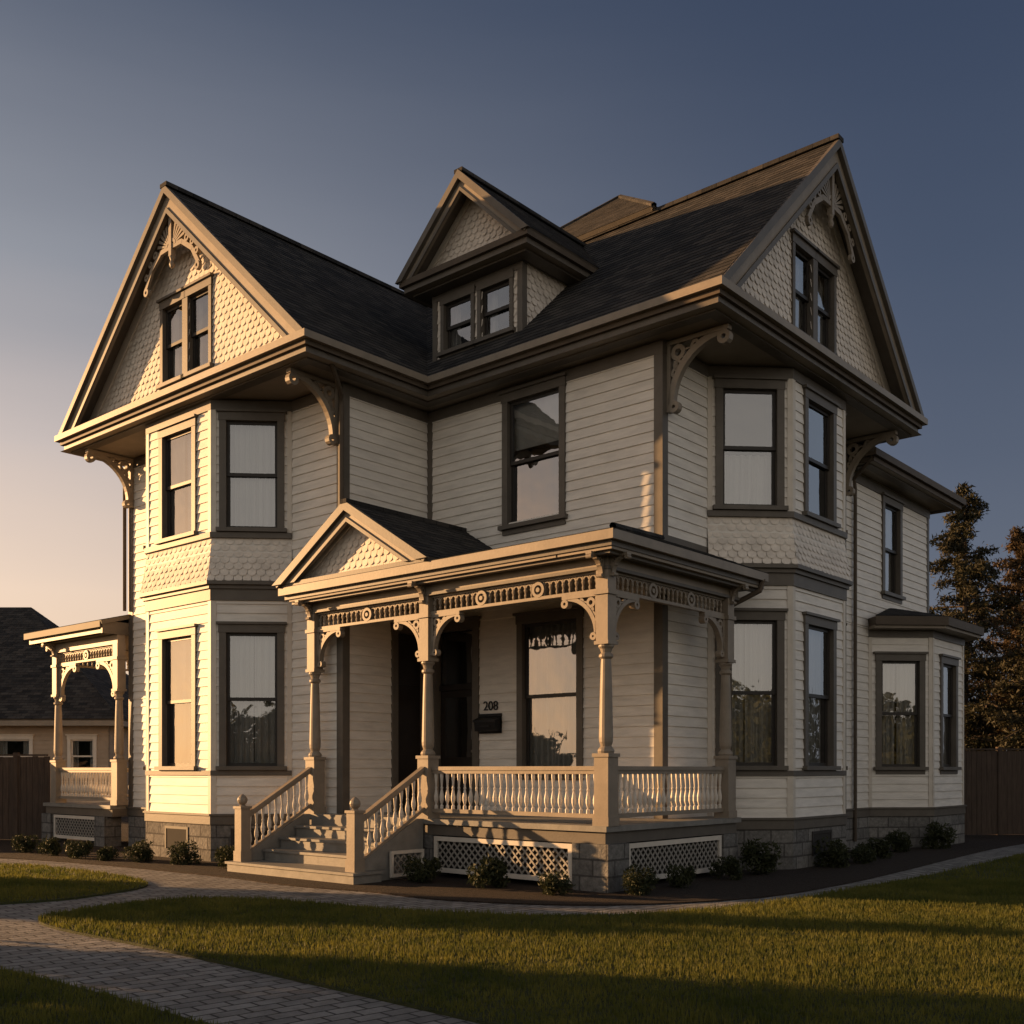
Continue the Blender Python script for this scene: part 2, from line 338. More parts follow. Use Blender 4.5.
def gable(fr,uc,half,wwall,wroof,ze,zp,wins=(),orn=True,bw=.40,sc=.165,curt='side'):
    sl=(zp-ze)/half
    ops=[]
    for (u,z0,z1,w) in wins: ops.append(window(fr,u,z0,z1,w,curt,cas=.09,cap=True))
    zb=ze
    def lim(z):
        hh=max(0,(zp-.05-z)/sl); return (uc-hh,uc+hh)
    if wins:
        oa=min(o[0] for o in ops);ob=max(o[1] for o in ops);oc=min(o[2] for o in ops);od=max(o[3] for o in ops)
    B=P['backing']
    def strip(z0,z1,u0=None,u1=None):
        a0,b0=lim(z0);a1,b1=lim(z1)
        if u0 is not None: a0=max(a0,u0);a1=max(a1,u0)
        if u1 is not None: b0=min(b0,u1);b1=min(b1,u1)
        if b0-a0<=0: return
        B.add([fr.p(a0,wwall,z0),fr.p(b0,wwall,z0),fr.p(max(b1,a1),wwall,z1),fr.p(a1,wwall,z1)],[(0,1,2,3)])
    if wins:
        strip(zb,oc);strip(oc,od,None,oa);strip(oc,od,ob,None);strip(od,zp-.06)
    else: strip(zb,zp-.06)
    shingles(fr,lim,zb,zp-.1,lambda z:wwall,ops,sc,sc*.76)
    T=P['trim']
    for s in (-1,1):
        def bd(mb,v0,v1,w0,w1,zlo):
            x2=(zp-v1-zlo)/sl
            pts=[(uc,zp-v0),(uc,zp-v1),(uc+s*x2,zlo),(uc+s*(zp-v0-zlo)/sl,zlo)]
            fpoly(mb,fr,pts,w0,w1)
        bd(P['cream'],.10,.10+bw*.75,wwall+.02,wwall+.05,ze)
        bd(P['trim2'],.08,.08+bw*.95,wroof-.10,wroof-.03,ze-.02)
        bd(T,-.02,.14,wroof-.03,wroof+.05,ze-.03)
        bd(T,.08+bw*.78,.10+bw,wroof-.03,wroof+.0,ze-.02)
    if orn:
        F=P['fret'];w0,w1=wroof-.16,wroof-.10
        zk=zp-bw-.02
        wbox(F,fr,uc-.045,uc+.045,w0-.02,w1+.02,zk-.86,zk+.05)
        c=fr.p(uc,(w0+w1)/2,0);z_=zk-.86+1.33;lathe(F,c[0],c[1],[(.01,z_-1.56),(.04,z_-1.53),(.055,z_-1.48),(.04,z_-1.43),(.03,z_-1.41),(.05,z_-1.36),(.05,z_-1.33)],10)
        for s in (-1,1):
            cu=uc+s*.05;cz=zk-.66
            for q in range(14,88,15):
                A=rad(q);L=.42
                for st in range(30):
                    if cz+L*math.sin(A)<zk-sl*(L*math.cos(A)+.05): break
                    L-=.03
                if L<.14: continue
                ca,sa=math.cos(A),math.sin(A);t0=.012;t1=.030
                pts=[(cu+s*(.10*ca-t0*sa),cz+.10*sa+t0*ca),(cu+s*(.10*ca+t0*sa),cz+.10*sa-t0*ca),(cu+s*(L*ca+t1*sa),cz+L*sa-t1*ca),(cu+s*(L*ca-t1*sa),cz+L*sa+t1*ca)]
                fpoly(F,fr,pts,w0,w1)
            a0,a1=(0,90) if s>0 else (90,180)
            ringsec(F,fr,cu,cz,.06,.12,a0,a1,w0-.005,w1+.005,8)
            p=[(uc+s*.05,cz-.02),(uc+s*.36,cz-.03),(uc+s*.70,cz-.26),(uc+s*.92,cz-.60)]
            for i in range(3):
                (x0,y0),(x1,y1)=p[i],p[i+1];d=Vector((x1-x0,y1-y0)).normalized();nn=Vector((-d.y,d.x))*.045
                e=d*.02
                fpoly(F,fr,[(x0-e.x-nn.x,y0-e.y-nn.y),(x1+e.x-nn.x,y1+e.y-nn.y),(x1+e.x+nn.x,y1+e.y+nn.y),(x0-e.x+nn.x,y0-e.y+nn.y)],w0+.002*i,w1-.002*i)
            for (dx,dz,rr) in ((.54,-.02,.075),(.72,-.15,.065),(.86,-.36,.07),(.88,-.64,.08)):
                ringsec(F,fr,uc+s*dx,cz+dz,rr*.4,rr,0,360,w0-.004,w1+.006,12)

# ---- plan
BL=[(-10.98,-2.1),(-9.95,-3.13),(-7.73,-3.13),(-6.70,-2.1)]
BR=[(0,1.39),(1.03,2.42),(1.03,4.54),(0,5.57)]
BB=[(0,8.16),(1.01,9.17),(1.01,11.2),(.4,11.8)]
PER=[(-12.42,6.96),(-12.42,-2.1)]+BL+[(-5.26,-2.1),(-5.26,0),(0,0)]+BR+BB+[(0,11.8),(-6,11.8),(-6,6.96)]
band(P['foundation'],PER,.035,-.2,.70,-.1,True)
band(P['trim'],PER,.055,.70,.86,-.1,True)
band(P['trim'],PER,.085,.86,.895,-.1,True)
ZB=.895;ZT=8.5
def wallseg(p0,p1,z0=ZB,z1=ZT,wins=(),extra=()):
    fr=Fr(p0,p1);ops=list(extra)
    for (uc,a,b_,w,c) in wins: ops.append(window(fr,uc,a,b_,w,c))
    siding(fr,0,fr.L,z0,z1,ops)
    return fr
LW=(1.70,4.38);UW=(6.02,8.28)
fm=Fr((-5.26,0),(0,0))
ops=[window(fm,2.63,5.98,8.40,1.42,'blind'),window(fm,2.99,1.62,4.42,1.45,'full')]
ops.append((.2,1.24,ZB,4.4))
siding(fm,0,fm.L,ZB,ZT,ops)
T=P['trim'];D=P['front_door']
wbox(T,fm,.10,.24,-.1,.055,ZB,4.3);wbox(T,fm,1.20,1.34,-.1,.055,ZB,4.3);wbox(T,fm,.08,1.36,-.1,.062,4.3,4.46);wbox(T,fm,.04,1.40,-.1,.11,4.46,4.51)
wbox(D,fm,.24,1.20,-.16,-.11,.93,3.2);wbox(D,fm,.24,1.2,-.16,-.06,3.2,3.3)
for (a,b_,c,d) in ((.36,.68,1.1,1.75),(.76,1.08,1.1,1.75)): wbox(D,fm,a,b_,-.11,-.09,c,d)
for (a,b_,c,d) in ((.34,.38,1.9,3.1),(1.06,1.10,1.9,3.1),(.38,1.06,1.9,1.94),(.38,1.06,3.06,3.1)): wbox(D,fm,a,b_,-.11,-.085,c,d)
P['glass'].add([fm.p(.38,-.10,1.94),fm.p(1.06,-.10,1.94),fm.p(1.06,-.10,3.06),fm.p(.38,-.10,3.06)],[(0,1,2,3)])
P['glass'].add([fm.p(.26,-.10,3.32),fm.p(1.18,-.10,3.32),fm.p(1.18,-.10,4.28),fm.p(.26,-.10,4.28)],[(0,1,2,3)])
wbox(P['interior'],fm,.2,1.3,-.5,-.2,.9,4.45)
c=fm.p(1.12,-.05,2.05);lathe(P['trim2'],c[0],c[1],[(.0,2.02),(.03,2.03),(.035,2.05),(.03,2.07),(0,2.08)],8)
fs=Fr((-5.26,-2.1),(-5.26,0))
siding(fs,0,2.1,ZB,ZT,[(1.25,2.02,ZB,4.35)])
wbox(T,fs,1.14,1.28,-.1,.055,ZB,4.25);wbox(T,fs,1.98,2.08,-.1,.055,ZB,4.25);wbox(T,fs,1.12,2.08,-.1,.06,4.25,4.41)
wbox(D,fs,1.28,1.98,-.14,-.09,.93,4.25);wbox(D,fs,1.38,1.88,-.09,-.07,1.1,1.8);wbox(D,fs,1.38,1.88,-.09,-.07,2.0,3.1);wbox(D,fs,1.38,1.88,-.09,-.07,3.3,4.1)
wallseg((-6.70,-2.1),(-5.26,-2.1));wallseg((-12.42,-2.1),(-10.98,-2.1))
wallseg((-12.42,6.96),(-12.42,-2.1),wins=[(3.5,5.98,8.2,1.2,'side'),(7.0,1.7,4.3,1.1,'side')])
wallseg((0,0),(0,1.39));
wallseg((0,5.57),(0,6.96))
fr=Fr((0,6.96),(0,11.8));o=[window(fr,2.5,5.6,7.8,1.15,'side')];siding(fr,0,1.2,ZB,4.8);siding(fr,0,fr.L,4.8,8.05,o)
for a,b_ in (((0,11.8),(-6,11.8)),((-6,11.8),(-6,6.96)),((-6,6.96),(-12.42,6.96))): wallseg(a,b_)
def bay(pts,cur):
    for i in range(3):
        fr=Fr(pts[i],pts[i+1]);uc=fr.L/2;w=1.18 if i!=1 else 1.27
        c=cur[i]
        siding(fr,0,fr.L,ZB,5.06,[window(fr,uc,LW[0],LW[1],w,c[0])])
        siding(fr,0,fr.L,5.98,ZT,[window(fr,uc,UW[0]+.06,UW[1],w,c[1])])
        fl=lambda z:.13*((6.0-z)/.85)**1.6 if z<6 else 0
        k=math.tan(rad(22.5))
        e0=k if i>0 else 0;e1=k if i<2 else 0
        B=P['backing']
        B.add([fr.p(-.12*e0,.11,5.12),fr.p(fr.L+.12*e1,.11,5.12),fr.p(fr.L,.0,6.0),fr.p(0,.0,6.0)],[(0,1,2,3)])
        shingles(fr,lambda z:(-fl(z)*e0-.02*e0,fr.L+(fl(z)+.02)*e1),5.16,5.98,fl,(),.165,.118)
        for z0,z1 in ((ZB,5.0),(6.07,8.42)):
            wbox(P['cream'],fr,0.0,.085,0,.030,z0,z1);wbox(P['cream'],fr,fr.L-.085,fr.L,0,.030,z0,z1)
    for z0,z1 in ((ZB,5.0),(6.07,8.42)):
        for p in pts[1:3]: lathe(P['cream'],p[0],p[1],[(.033,z0),(.033,z1)],10)
    band(P['trim'],pts,.15,5.10,5.17,-.02);band(P['trim'],pts,.09,5.03,5.10,-.02);band(P['trim'],pts,.05,4.82,5.03,-.02)
    band(P['trim'],pts,.06,5.97,6.07,-.02)
    band(P['trim'],pts,.035,8.32,8.5,-.02)
    band(P['trim'],pts,.045,1.60,1.69,-.02)
bay(BL,[('full','full'),('full','full'),('full','full')])
bay(BR,[('full','low'),('full',None),('full','full')])
for i in range(3):
    fr=Fr(BB[i],BB[i+1])
    if i<2: siding(fr,0,fr.L,ZB,4.8,[window(fr,fr.L/2,1.70,4.22,1.1,'full')])
    else: siding(fr,0,fr.L,ZB,4.8)
    wbox(P['cream'],fr,0.0,.08,0,.030,ZB,4.6);wbox(P['cream'],fr,fr.L-.08,fr.L,0,.030,ZB,4.6)
BBx=[(0,8.16),(1.01,9.17),(1.01,11.2),(0,12.2)]
band(P['trim'],BBx,.04,4.58,4.74,-.02);band(P['soffit'],BBx,.36,4.74,4.80,-.3);band(P['gutter'],BBx,.42,4.80,4.98,.0)
ob=offs(BBx,.40)
for i in range(3): roof_slope((*ob[i],4.99),(*ob[i+1],4.99),(0,[9.4,9.4,11.2,11.2][i+1],5.35),(0,[9.4,9.4,11.2,11.2][i],5.35))
for fr,us in ((fm,(0,fm.L)),(Fr((-12.42,-2.1),(-10.98,-2.1)),(0,)),(Fr((-6.7,-2.1),(-5.26,-2.1)),(1.44,)),(fs,(0,)),(Fr((0,0),(0,1.39)),(0,))):
    for u in us:
        a,b_=(u,u+.13) if u<.5 else (u-.13,u)
        wbox(P['trim'],fr,a,b_,0,.032,ZB,8.31)
for p in ((0,0),(-5.26,-2.1),(-12.42,-2.1)): box(P['trim'],p[0]-.034,p[0]+.034,p[1]-.034,p[1]+.034,ZB,8.31)
frz=[(-12.42,6.96),(-12.42,-2.1),(-10.98,-2.1)];band(P['trim'],frz,.036,8.31,8.5)
band(P['trim'],[(-6.70,-2.1),(-5.26,-2.1),(-5.26,0),(0,0),(0,1.39)],.036,8.31,8.5)
band(P['trim'],[(0,5.57),(0,6.96)],.036,8.31,8.5)
band(P['trim'],[(0,6.96),(0,11.8),(-6,11.8)],.036,7.8,8.0)
wbox(P['trim'],Fr((0,6.96),(0,11.8)),4.72,4.84,0,.032,4.9,7.8)
wbox(P['trim'],Fr((0,5.57),(0,6.96)),1.25,1.39,0,.032,ZB,8.31)
EV=[(-13.02,7.56),(-13.02,-3.4),(-4.66,-3.4),(-4.66,-.6),(1.38,-.6),(1.38,7.56)]
band(P['trim'],EV,-.06,8.56,8.72,-.25,True);band(P['gutter'],EV,.0,8.66,8.80,-.2,True)
band(P['trim2'],EV,.085,8.74,8.86,-.06,True);band(P['trim'],EV,-.16,8.50,8.58,-.35,True)
P['soffit'].add([(x,y,8.53) for x,y in EV],[tuple(range(6))])
box(P['trim'],-12.95,-4.72,-3.36,-2.9,8.80,8.845);box(P['trim'],.85,1.35,-.55,7.5,8.80,8.845)
E2=[(-.3,7.0),(.6,7.0),(.6,12.4),(-6.6,12.4),(-6.6,7.0)]
band(P['gutter'],E2,.0,8.04,8.20,-.2);band(P['gutter'],E2,.08,8.14,8.28,-.05);band(P['trim'],E2,-.12,8.0,8.06,-.3)
P['soffit'].add([(x,y,8.03) for x,y in E2],[tuple(range(5))])
ze,zp=8.86,12.72
roof_slope((-8.84,-.62,ze),(1.40,-.62,ze),(1.40,3.48,zp),(-8.84,3.48,zp))
roof_slope((1.40,7.58,ze),(-8.84,7.58,ze),(-8.84,3.48,zp),(1.40,3.48,zp))
roof_slope((-4.64,-3.42,ze),(-4.64,7.58,ze),(-8.84,7.58,zp),(-8.84,-3.42,zp))
roof_slope((-13.04,7.58,ze),(-13.04,-3.42,ze),(-8.84,-3.42,zp),(-8.84,7.58,zp))
P['backing'].add([(-12.95,7.5,8.8),(-4.7,7.5,8.8),(-8.84,7.5,12.6)],[(0,1,2)])
beam(P['roof'],(-8.84,3.48,zp),(1.44,3.48,zp),.11,-.03,.045);beam(P['roof'],(-8.84,-3.46,zp),(-8.84,7.6,zp),.11,-.03,.045)
ax,ay,az,r=-5.01,6.0,15.0,2.7;bz=az-.82*r
cs=[(ax-r,ay-r,bz),(ax+r,ay-r,bz),(ax+r,ay+r,bz),(ax-r,ay+r,bz)]
for i in range(4): roof_slope(cs[i],cs[(i+1)%4],(ax,ay,az),(ax,ay,az)); 
for i in range(4): tube(P['roof'],[cs[i],(ax,ay,az)],.06,6)
box(P['backing'],ax-r+.3,ax+r-.3,ay-r+.3,ay+r-.3,8.5,bz-.03)
roof_slope((.66,6.9,8.28),(.66,12.46,8.28),(-3,9.0,9.7),(-3,6.9,9.7));roof_slope((.66,12.46,8.28),(-6.66,12.46,8.28),(-3,9,9.7),(-3,9,9.7));roof_slope((-6.66,12.46,8.28),(-6.66,6.9,8.28),(-3,6.9,9.7),(-3,9.0,9.7))
fl_=Fr((-13.02,-2.95),(-4.66,-2.95))
gable(fl_,4.18,4.18,0,.45,ze,zp,wins=[(4.18-.44,9.2,10.9,.88),(4.18+.44,9.2,10.9,.88)])
frr=Fr((.92,-.6),(.92,7.56))
gable(frr,4.08,4.08,0,.46,ze,zp,wins=[(4.08-.44,9.2,10.9,.88),(4.08+.44,9.2,10.9,.88)])
for x in (-5.40,-12.30): bracket(P['fret'],Fr((x,-2.1),(x,-3.1)),.03,8.5,.95,1,-.05,.05,.07)
for y in (.14,6.84): bracket(P['fret'],Fr((0,y),(1,y)),.03,8.5,1.0,1,-.05,.05,.07)
bracket(P['fret'],Fr((-12.42,-1.9),(-13.4,-1.9)),.03,8.5,.5,1,-.04,.04,.05)
fd=Fr((-5.12,.05),(-2.95,.05))
o=[window(fd,.62,9.50,10.62,.86,'side',cas=.08,cap=False),window(fd,1.56,9.50,10.62,.86,'side',cas=.08,cap=False)]
for (a,b_,c,d) in ((0,.23,9.2,10.75),(1.0,1.18,9.2,10.75),(1.95,2.17,9.2,10.75),(.23,1.0,9.2,9.55),(1.18,1.95,9.2,9.55),(.23,1.95,10.6,10.75)): wbox(P['backing'],fd,a,b_,-.05,0,c,d)
shingles(fd,lambda z:(0,2.17),9.3,10.7,lambda z:0,o)
for x,s in ((-2.95,1),(-5.12,-1)):
    f2=Fr((x,.05),(x,2.0)) if s>0 else Fr((x,2.0),(x,.05))
    wbox(P['backing'],f2,0,f2.L,-.05,0,9.2,10.75);shingles(f2,lambda z:(0,f2.L),9.3,10.7)
    wbox(P['trim'],f2,(0 if s>0 else f2.L-.1),(.1 if s>0 else f2.L),0,.035,9.2,10.7)
wbox(P['trim'],fd,-.035,.08,0,.036,9.2,10.6);wbox(P['trim'],fd,2.09,2.205,0,.036,9.2,10.6)
wbox(P['trim'],fd,-.04,2.21,0,.04,10.58,10.74)
DE=[(-5.58,2.3),(-5.58,-.38),(-2.48,-.38),(-2.48,2.3)]
band(P['trim'],DE,-.15,10.70,10.78,-.4);band(P['trim'],DE,-.03,10.76,10.88,-.3);band(P['gutter'],DE,.04,10.86,10.97,-.2)
P['soffit'].add([(x,y,10.74) for x,y in DE],[(0,1,2,3)])
box(P['trim'],-5.5,-2.55,-.34,.1,10.93,10.96)
fg=Fr((-5.6,0),(-2.46,0));gable(fg,1.57,1.60,0,.42,10.98,12.5,orn=False,bw=.24,sc=.15)
roof_slope((-5.64,3.4,10.98),(-5.64,-.44,10.98),(-4.03,-.44,12.5),(-4.03,3.4,12.5));roof_slope((-2.42,-.44,10.98),(-2.42,3.4,10.98),(-4.03,3.4,12.5),(-4.03,-.44,12.5))
beam(P['roof'],(-4.03,-.46,12.5),(-4.03,3.3,12.5),.1,-.03,.04)

# ---- front porch
PX,PY=.60,-2.34
xs=[-5.73,-2.89,PX]
PF=P['porch_floor']
box(PF,-5.95,.72,-2.50,-.06,.85,.93);box(PF,0.06,.72,-.06,1.25,.85,.93)
box(P['trim'],-5.9,.66,-2.44,-2.38,.68,.85);box(P['trim'],.60,.66,-2.38,1.2,.68,.85)
def pier(x0,x1,y0,y1): box(P['foundation'],x0,x1,y0,y1,-.2,.68)
pier(.10,.72,-2.46,-1.95);pier(-3.12,-2.70,-2.44,-2.0);pier(.25,.68,.75,1.2);pier(-5.95,-5.5,-2.44,-2.0)
def lattice(fr,u0,u1,z0,z1,f=.07):
    C=P['cream'];L=P['lattice']
    wbox(C,fr,u0,u1,0,.04,z1-f,z1);wbox(C,fr,u0,u1,0,.04,z0,z0+f);wbox(C,fr,u0,u0+f,0,.04,z0+f,z1-f);wbox(C,fr,u1-f,u1,0,.04,z0+f,z1-f)
    a,b_,c,d=u0+f,u1-f,z0+f,z1-f;H=d-c;sp=.125
    for s in (1,-1):
        k=a-H
        while k<b_:
            ua=max(a,k);ub=min(b_,k+H)
            if ub-ua>.02:
                if s>0: za=c+(ua-k);zb=c+(ub-k)
                else: za=d-(ua-k);zb=d-(ub-k)
                t=.013*1.41
                fpoly(L,fr,[(ua,za-t),(ub,zb-t),(ub,zb+t),(ua,za+t)],.005 if s>0 else .013,.013 if s>0 else .021)
            k+=sp
    P['interior'].add([fr.p(u0,-.14,z0),fr.p(u1,-.14,z0),fr.p(u1,-.14,z1),fr.p(u0,-.14,z1)],[(0,1,2,3)])
lattice(Fr((-2.66,-2.40),(.08,-2.40)),0,2.74,.10,.66)
lattice(Fr((.62,-1.90),(.62,.72)),0,2.62,.10,.66)
lattice(Fr((-2.80,-3.25),(-2.80,-2.55)),0,.7,.06,.46,.05)
EP=[(-6.12,0),(-6.12,-2.76),(1.0,-2.76),(1.0,1.55)]
box(P['soffit'],-6.0,-.0,-2.70,-.03,4.66,4.70);box(P['soffit'],.03,.95,-2.70,1.50,4.66,4.705)
band(P['trim'],EP,-.12,4.62,4.72,-.22);band(P['trim'],EP,-.03,4.70,4.80,-.2);band(P['trim2'],EP,.05,4.77,4.90,-.15)
BP=[(-5.73,-.05),(-5.73,PY),(PX,PY),(PX,1.2)]
band(P['trim2'],BP,.09,4.50,4.66,-.09);band(P['trim'],BP,.115,4.46,4.505,-.115)
box(P['trim'],-.02,.98,1.46,1.52,4.66,4.86)
roof_slope((-6.14,-2.80,4.90),(1.04,-2.80,4.90),(0,0,5.35),(-6.14,0,5.35));roof_slope((1.04,-2.80,4.90),(1.04,1.58,4.90),(0,1.58,5.35),(0,0,5.35))
tube(P['roof'],[(1.04,-2.8,4.93),(0,0,5.38)],.05,6)
band(P['trim'],[(-5.26,0),(0,0),(0,1.39)],.04,5.34,5.44,0)
def frieze(p0,p1,z0=4.17,z1=4.46):
    fr=Fr(p0,p1);F=P['fret'];L=fr.L
    wbox(F,fr,0,L,-.04,.04,z0,z0+.045);wbox(F,fr,0,L,-.035,.035,z1-.03,z1)
    n=max(2,int(L/.115));s=L/n
    for i in range(n):
        u=(i+.5)*s
        c=fr.p(u,0,0);h=z1-z0-.07
        b0=z0+.045
        lathe(F,c[0],c[1],[(.012,b0),(.024,b0+h*.2),(.014,b0+h*.35),(.032,b0+h*.55),(.014,b0+h*.8),(.02,b0+h)],6)
        if i<n-1: ringsec(F,fr,(i+1)*s,z1-.085,.035,.055,0,180,-.012,.012,5)
    for u in ([L/2] if L<3 else [L*.33,L*.67]):
        ringsec(F,fr,u,(z0+z1)/2,.07,.115,0,360,-.03,.045,16);ringsec(F,fr,u,(z0+z1)/2,.0,.035,0,360,-.03,.05,10)
def post(x,y,zf=.93,zt=4.48,base=.95,sq=.10):
    Q=P['post']
    box(Q,x-.12,x+.12,y-.12,y+.12,zf,zf+base);box(Q,x-.135,x+.135,y-.135,y+.135,zf,zf+.12);box(Q,x-.14,x+.14,y-.14,y+.14,zf+base,zf+base+.05)
    a=zf+base+.05;b_=zt-1.05;h=b_-a
    lathe(Q,x,y,[(.11,a),(.12,a+.03),(.11,a+.06),(.075,a+.1),(.095,a+.16),(.1,a+.22),(.095,a+h*.3),(.085,a+h*.6),(.075,a+h*.82),(.07,b_-.2),(.10,b_-.17),(.10,b_-.14),(.07,b_-.11),(.085,b_-.06),(.11,b_-.03),(.11,b_)],16)
    box(Q,x-sq,x+sq,y-sq,y+sq,b_,zt);box(Q,x-sq-.02,x+sq+.02,y-sq-.02,y+sq+.02,b_,b_+.05);box(Q,x-sq-.025,x+sq+.025,y-sq-.025,y+sq+.025,zt-.36,zt-.30)
for x in xs: post(x,PY)
post(PX,.95)
ff=Fr((0,PY),(1,PY));fside=Fr((PX,0),(PX,1))
for i,x in enumerate(xs):
    if i>0: bracket(P['fret'],ff,x-.10,4.17,.58,-1,-.045,.045,.055)
    if i<2: bracket(P['fret'],ff,x+.10,4.17,.58,1,-.045,.045,.055)
bracket(P['fret'],fside,PY+.10,4.17,.58,1,-.045,.045,.055);bracket(P['fret'],fside,.85,4.17,.58,-1,-.045,.045,.055)
for x in xs: bracket(P['fret'],Fr((x,PY),(x,PY-1)),.10,4.66,.28,1,-.04,.04,.035)
bracket(P['fret'],Fr((PX,PY),(PX+1,PY)),.10,4.66,.26,1,-.04,.04,.035);bracket(P['fret'],Fr((PX,.95),(PX+1,.95)),.10,4.66,.26,1,-.04,.04,.035)
frieze((xs[0]+.1,PY),(xs[1]-.1,PY));frieze((xs[1]+.1,PY),(xs[2]-.1,PY));frieze((PX,PY+.1),(PX,.85))
def railing(A,B,h=.80,low=.10,sp=.125):
    A=Vector(A);B=Vector(B);Q=P['post']
    beam(Q,A,B,.05,h-.035,h+.025);beam(Q,A,B,.032,h-.085,h-.035);beam(Q,A,B,.035,low,low+.06)
    L=(B-A).xy.length;n=max(1,int(round(L/sp)))
    for i in range(n):
        p=A.lerp(B,(i+.5)/n);z0=p.z+low+.05;hh=h-.08-low-.05
        lathe(P['baluster'],p.x,p.y,[(.028,z0),(.028,z0+.06),(.014,z0+.08),(.034,z0+hh*.26),(.036,z0+hh*.36),(.016,z0+hh*.55),(.022,z0+hh*.60),(.014,z0+hh*.64),(.024,z0+hh*.84),(.028,z0+hh*.9),(.028,z0+hh)],8)
railing((xs[1]+.12,PY,.93),(PX-.12,PY,.93));railing((PX,PY+.12,.93),(PX,.83,.93))
railing((PX,1.07,.93),(PX,1.2,.93),sp=.2)
fp=Fr((-6.14,-2.58),(-2.48,-2.58))
gable(fp,1.83,1.86,0,.26,4.98,6.12,orn=False,bw=.22,sc=.15)
roof_slope((-6.20,0.0,4.98),(-6.20,-2.86,4.98),(-4.31,-2.86,6.12),(-4.31,0,6.12));roof_slope((-2.42,-2.86,4.98),(-2.42,0,4.98),(-4.31,0,6.12),(-4.31,-2.86,6.12))
beam(P['roof'],(-4.31,-2.9,6.12),(-4.31,0,6.12),.08,-.03,.04)
box(P['trim'],-6.14,-2.48,-2.80,-2.55,4.88,4.985)
S=P['steps']
x0,x1=xs[0]+.10,xs[1]-.10
for i in range(4):
    z=.93-(i+1)*.186;y1=-2.5-i*.33;y0=y1-.33
    if i<3:
        box(S,x0,x1,y0-.03,y1+.02,z-.04,z);box(S,x0,x1,y0,y1,z-.186,z-.04)
    else:
        box(S,x0-.3,x1+.3,y0-.25,y1+.02,z-.04,z);box(S,x0-.27,x1+.27,y0-.22,y1,-.1,z-.04)
box(S,x0,x1,-2.50,-2.44,.60,.85)
for x in (xs[0],xs[1]):
    f=Fr((x,0),(x,-1))
    fpoly(S,f,[(2.5,.19),(2.5,.93),(2.62,.93),(3.82,.30),(3.82,.19)],-.05,.05)
    wbox(S,f,2.45,3.85,-.055,.055,0,.186)
    Q=P['post'];y=-3.86
    box(Q,x-.09,x+.09,y-.09,y+.09,.0,1.06);box(Q,x-.105,x+.105,y-.105,y+.105,.18,.36);box(Q,x-.11,x+.11,y-.11,y+.11,1.06,1.10)
    lathe(Q,x,y,[(.06,1.10),(.04,1.12),(.075,1.16),(.085,1.20),(.075,1.24),(.04,1.28),(.01,1.30)],12)
    railing((x,-3.78,.17),(x,-2.46,.93),h=.80,low=.12,sp=.13)
box(PF,-15.6,-12.48,-2.55,2.0,.85,.93);box(P['trim'],-15.55,-12.48,-2.5,1.95,.68,.85)
for (x,y) in ((-15.45,-2.35),(-12.95,-2.35),(-15.45,1.8)): pier(x-.22,x+.22,y-.2,y+.2)
lattice(Fr((-15.2,-2.45),(-13.2,-2.45)),0,2.0,.12,.66)
post(-15.35,-2.3);post(-15.35,1.7);post(-12.55,-2.3)
fl=Fr((0,-2.3),(1,-2.3));bracket(P['fret'],fl,-15.25,4.17,.75,1,-.04,.04,.05);bracket(P['fret'],fl,-12.65,4.17,.75,-1,-.04,.04,.05)
frieze((-15.25,-2.3),(-12.65,-2.3));railing((-15.23,-2.3,.93),(-12.67,-2.3,.93))
frieze((-15.35,1.6),(-15.35,-2.2));railing((-15.35,1.6,.93),(-15.35,-2.18,.93))
E3=[(-16.0,2.2),(-16.0,-2.75),(-12.46,-2.75)]
band(P['trim2'],[(-15.35,1.8),(-15.35,-2.3),(-12.46,-2.3)],.09,4.46,4.66,-.09)
P['soffit'].add([(-15.95,2.2,4.68),(-15.95,-2.7,4.68),(-12.44,-2.7,4.68),(-12.44,2.2,4.68)],[(0,1,2,3)])
band(P['trim'],E3,-.04,4.68,4.82,-.2);band(P['gutter'],E3,.05,4.79,4.93,-.1)
box(P['trim'],-12.5,-12.44,-2.75,-2.1,4.66,4.93)
roof_slope((-16.05,2.2,4.93),(-16.05,-2.8,4.93),(-12.42,-.9,5.45),(-12.42,2.2,5.45));roof_slope((-16.05,-2.8,4.93),(-12.40,-2.8,4.93),(-12.42,-.9,5.45),(-12.42,-.9,5.45))
bracket(P['fret'],Fr((-15.35,-2.3),(-15.35,-3.3)),.1,4.66,.26,1,-.04,.04,.035);bracket(P['fret'],Fr((-15.35,-2.3),(-16.3,-2.3)),.1,4.66,.4,1,-.04,.04,.035)
for (p0,p1,u) in ((BL[1],BL[2],1.1),(BR[1],BR[2],1.1),(BL[2],BL[3],.75)):
    fr=Fr(p0,p1);wbox(P['interior'],fr,u-.35,u+.35,.0,.04,.22,.58);wbox(P['sash'],fr,u-.4,u+.4,.0,.05,.58,.63);wbox(P['sash'],fr,u-.4,u-.35,.0,.05,.2,.58);wbox(P['sash'],fr,u+.35,u+.4,.0,.05,.2,.58)
G=P['downspout']
tube(G,[(-4.75,-2.9,8.68),(-4.78,-2.75,8.55),(-5.12,-2.25,8.25),(-5.19,-2.19,8.1),(-5.19,-2.19,5.2)],.045)
tube(G,[(1.02,1.42,4.80),(.98,1.4,4.62),(.45,1.2,4.35),(.40,1.36,4.15),(.36,1.50,4.0),(.36,1.50,.3),(.5,1.45,.1)],.045)
tube(G,[(.08,5.8,8.5),(.08,5.8,.3),(.3,5.8,.1)],.045)
tube(G,[(.6,6.95,8.1),(.1,7.2,7.8),(.08,7.3,7.6),(.08,7.3,.2)],.04)
tube(G,[(-12.5,-2.2,8.3),(-12.5,-2.2,5.2)],.04)
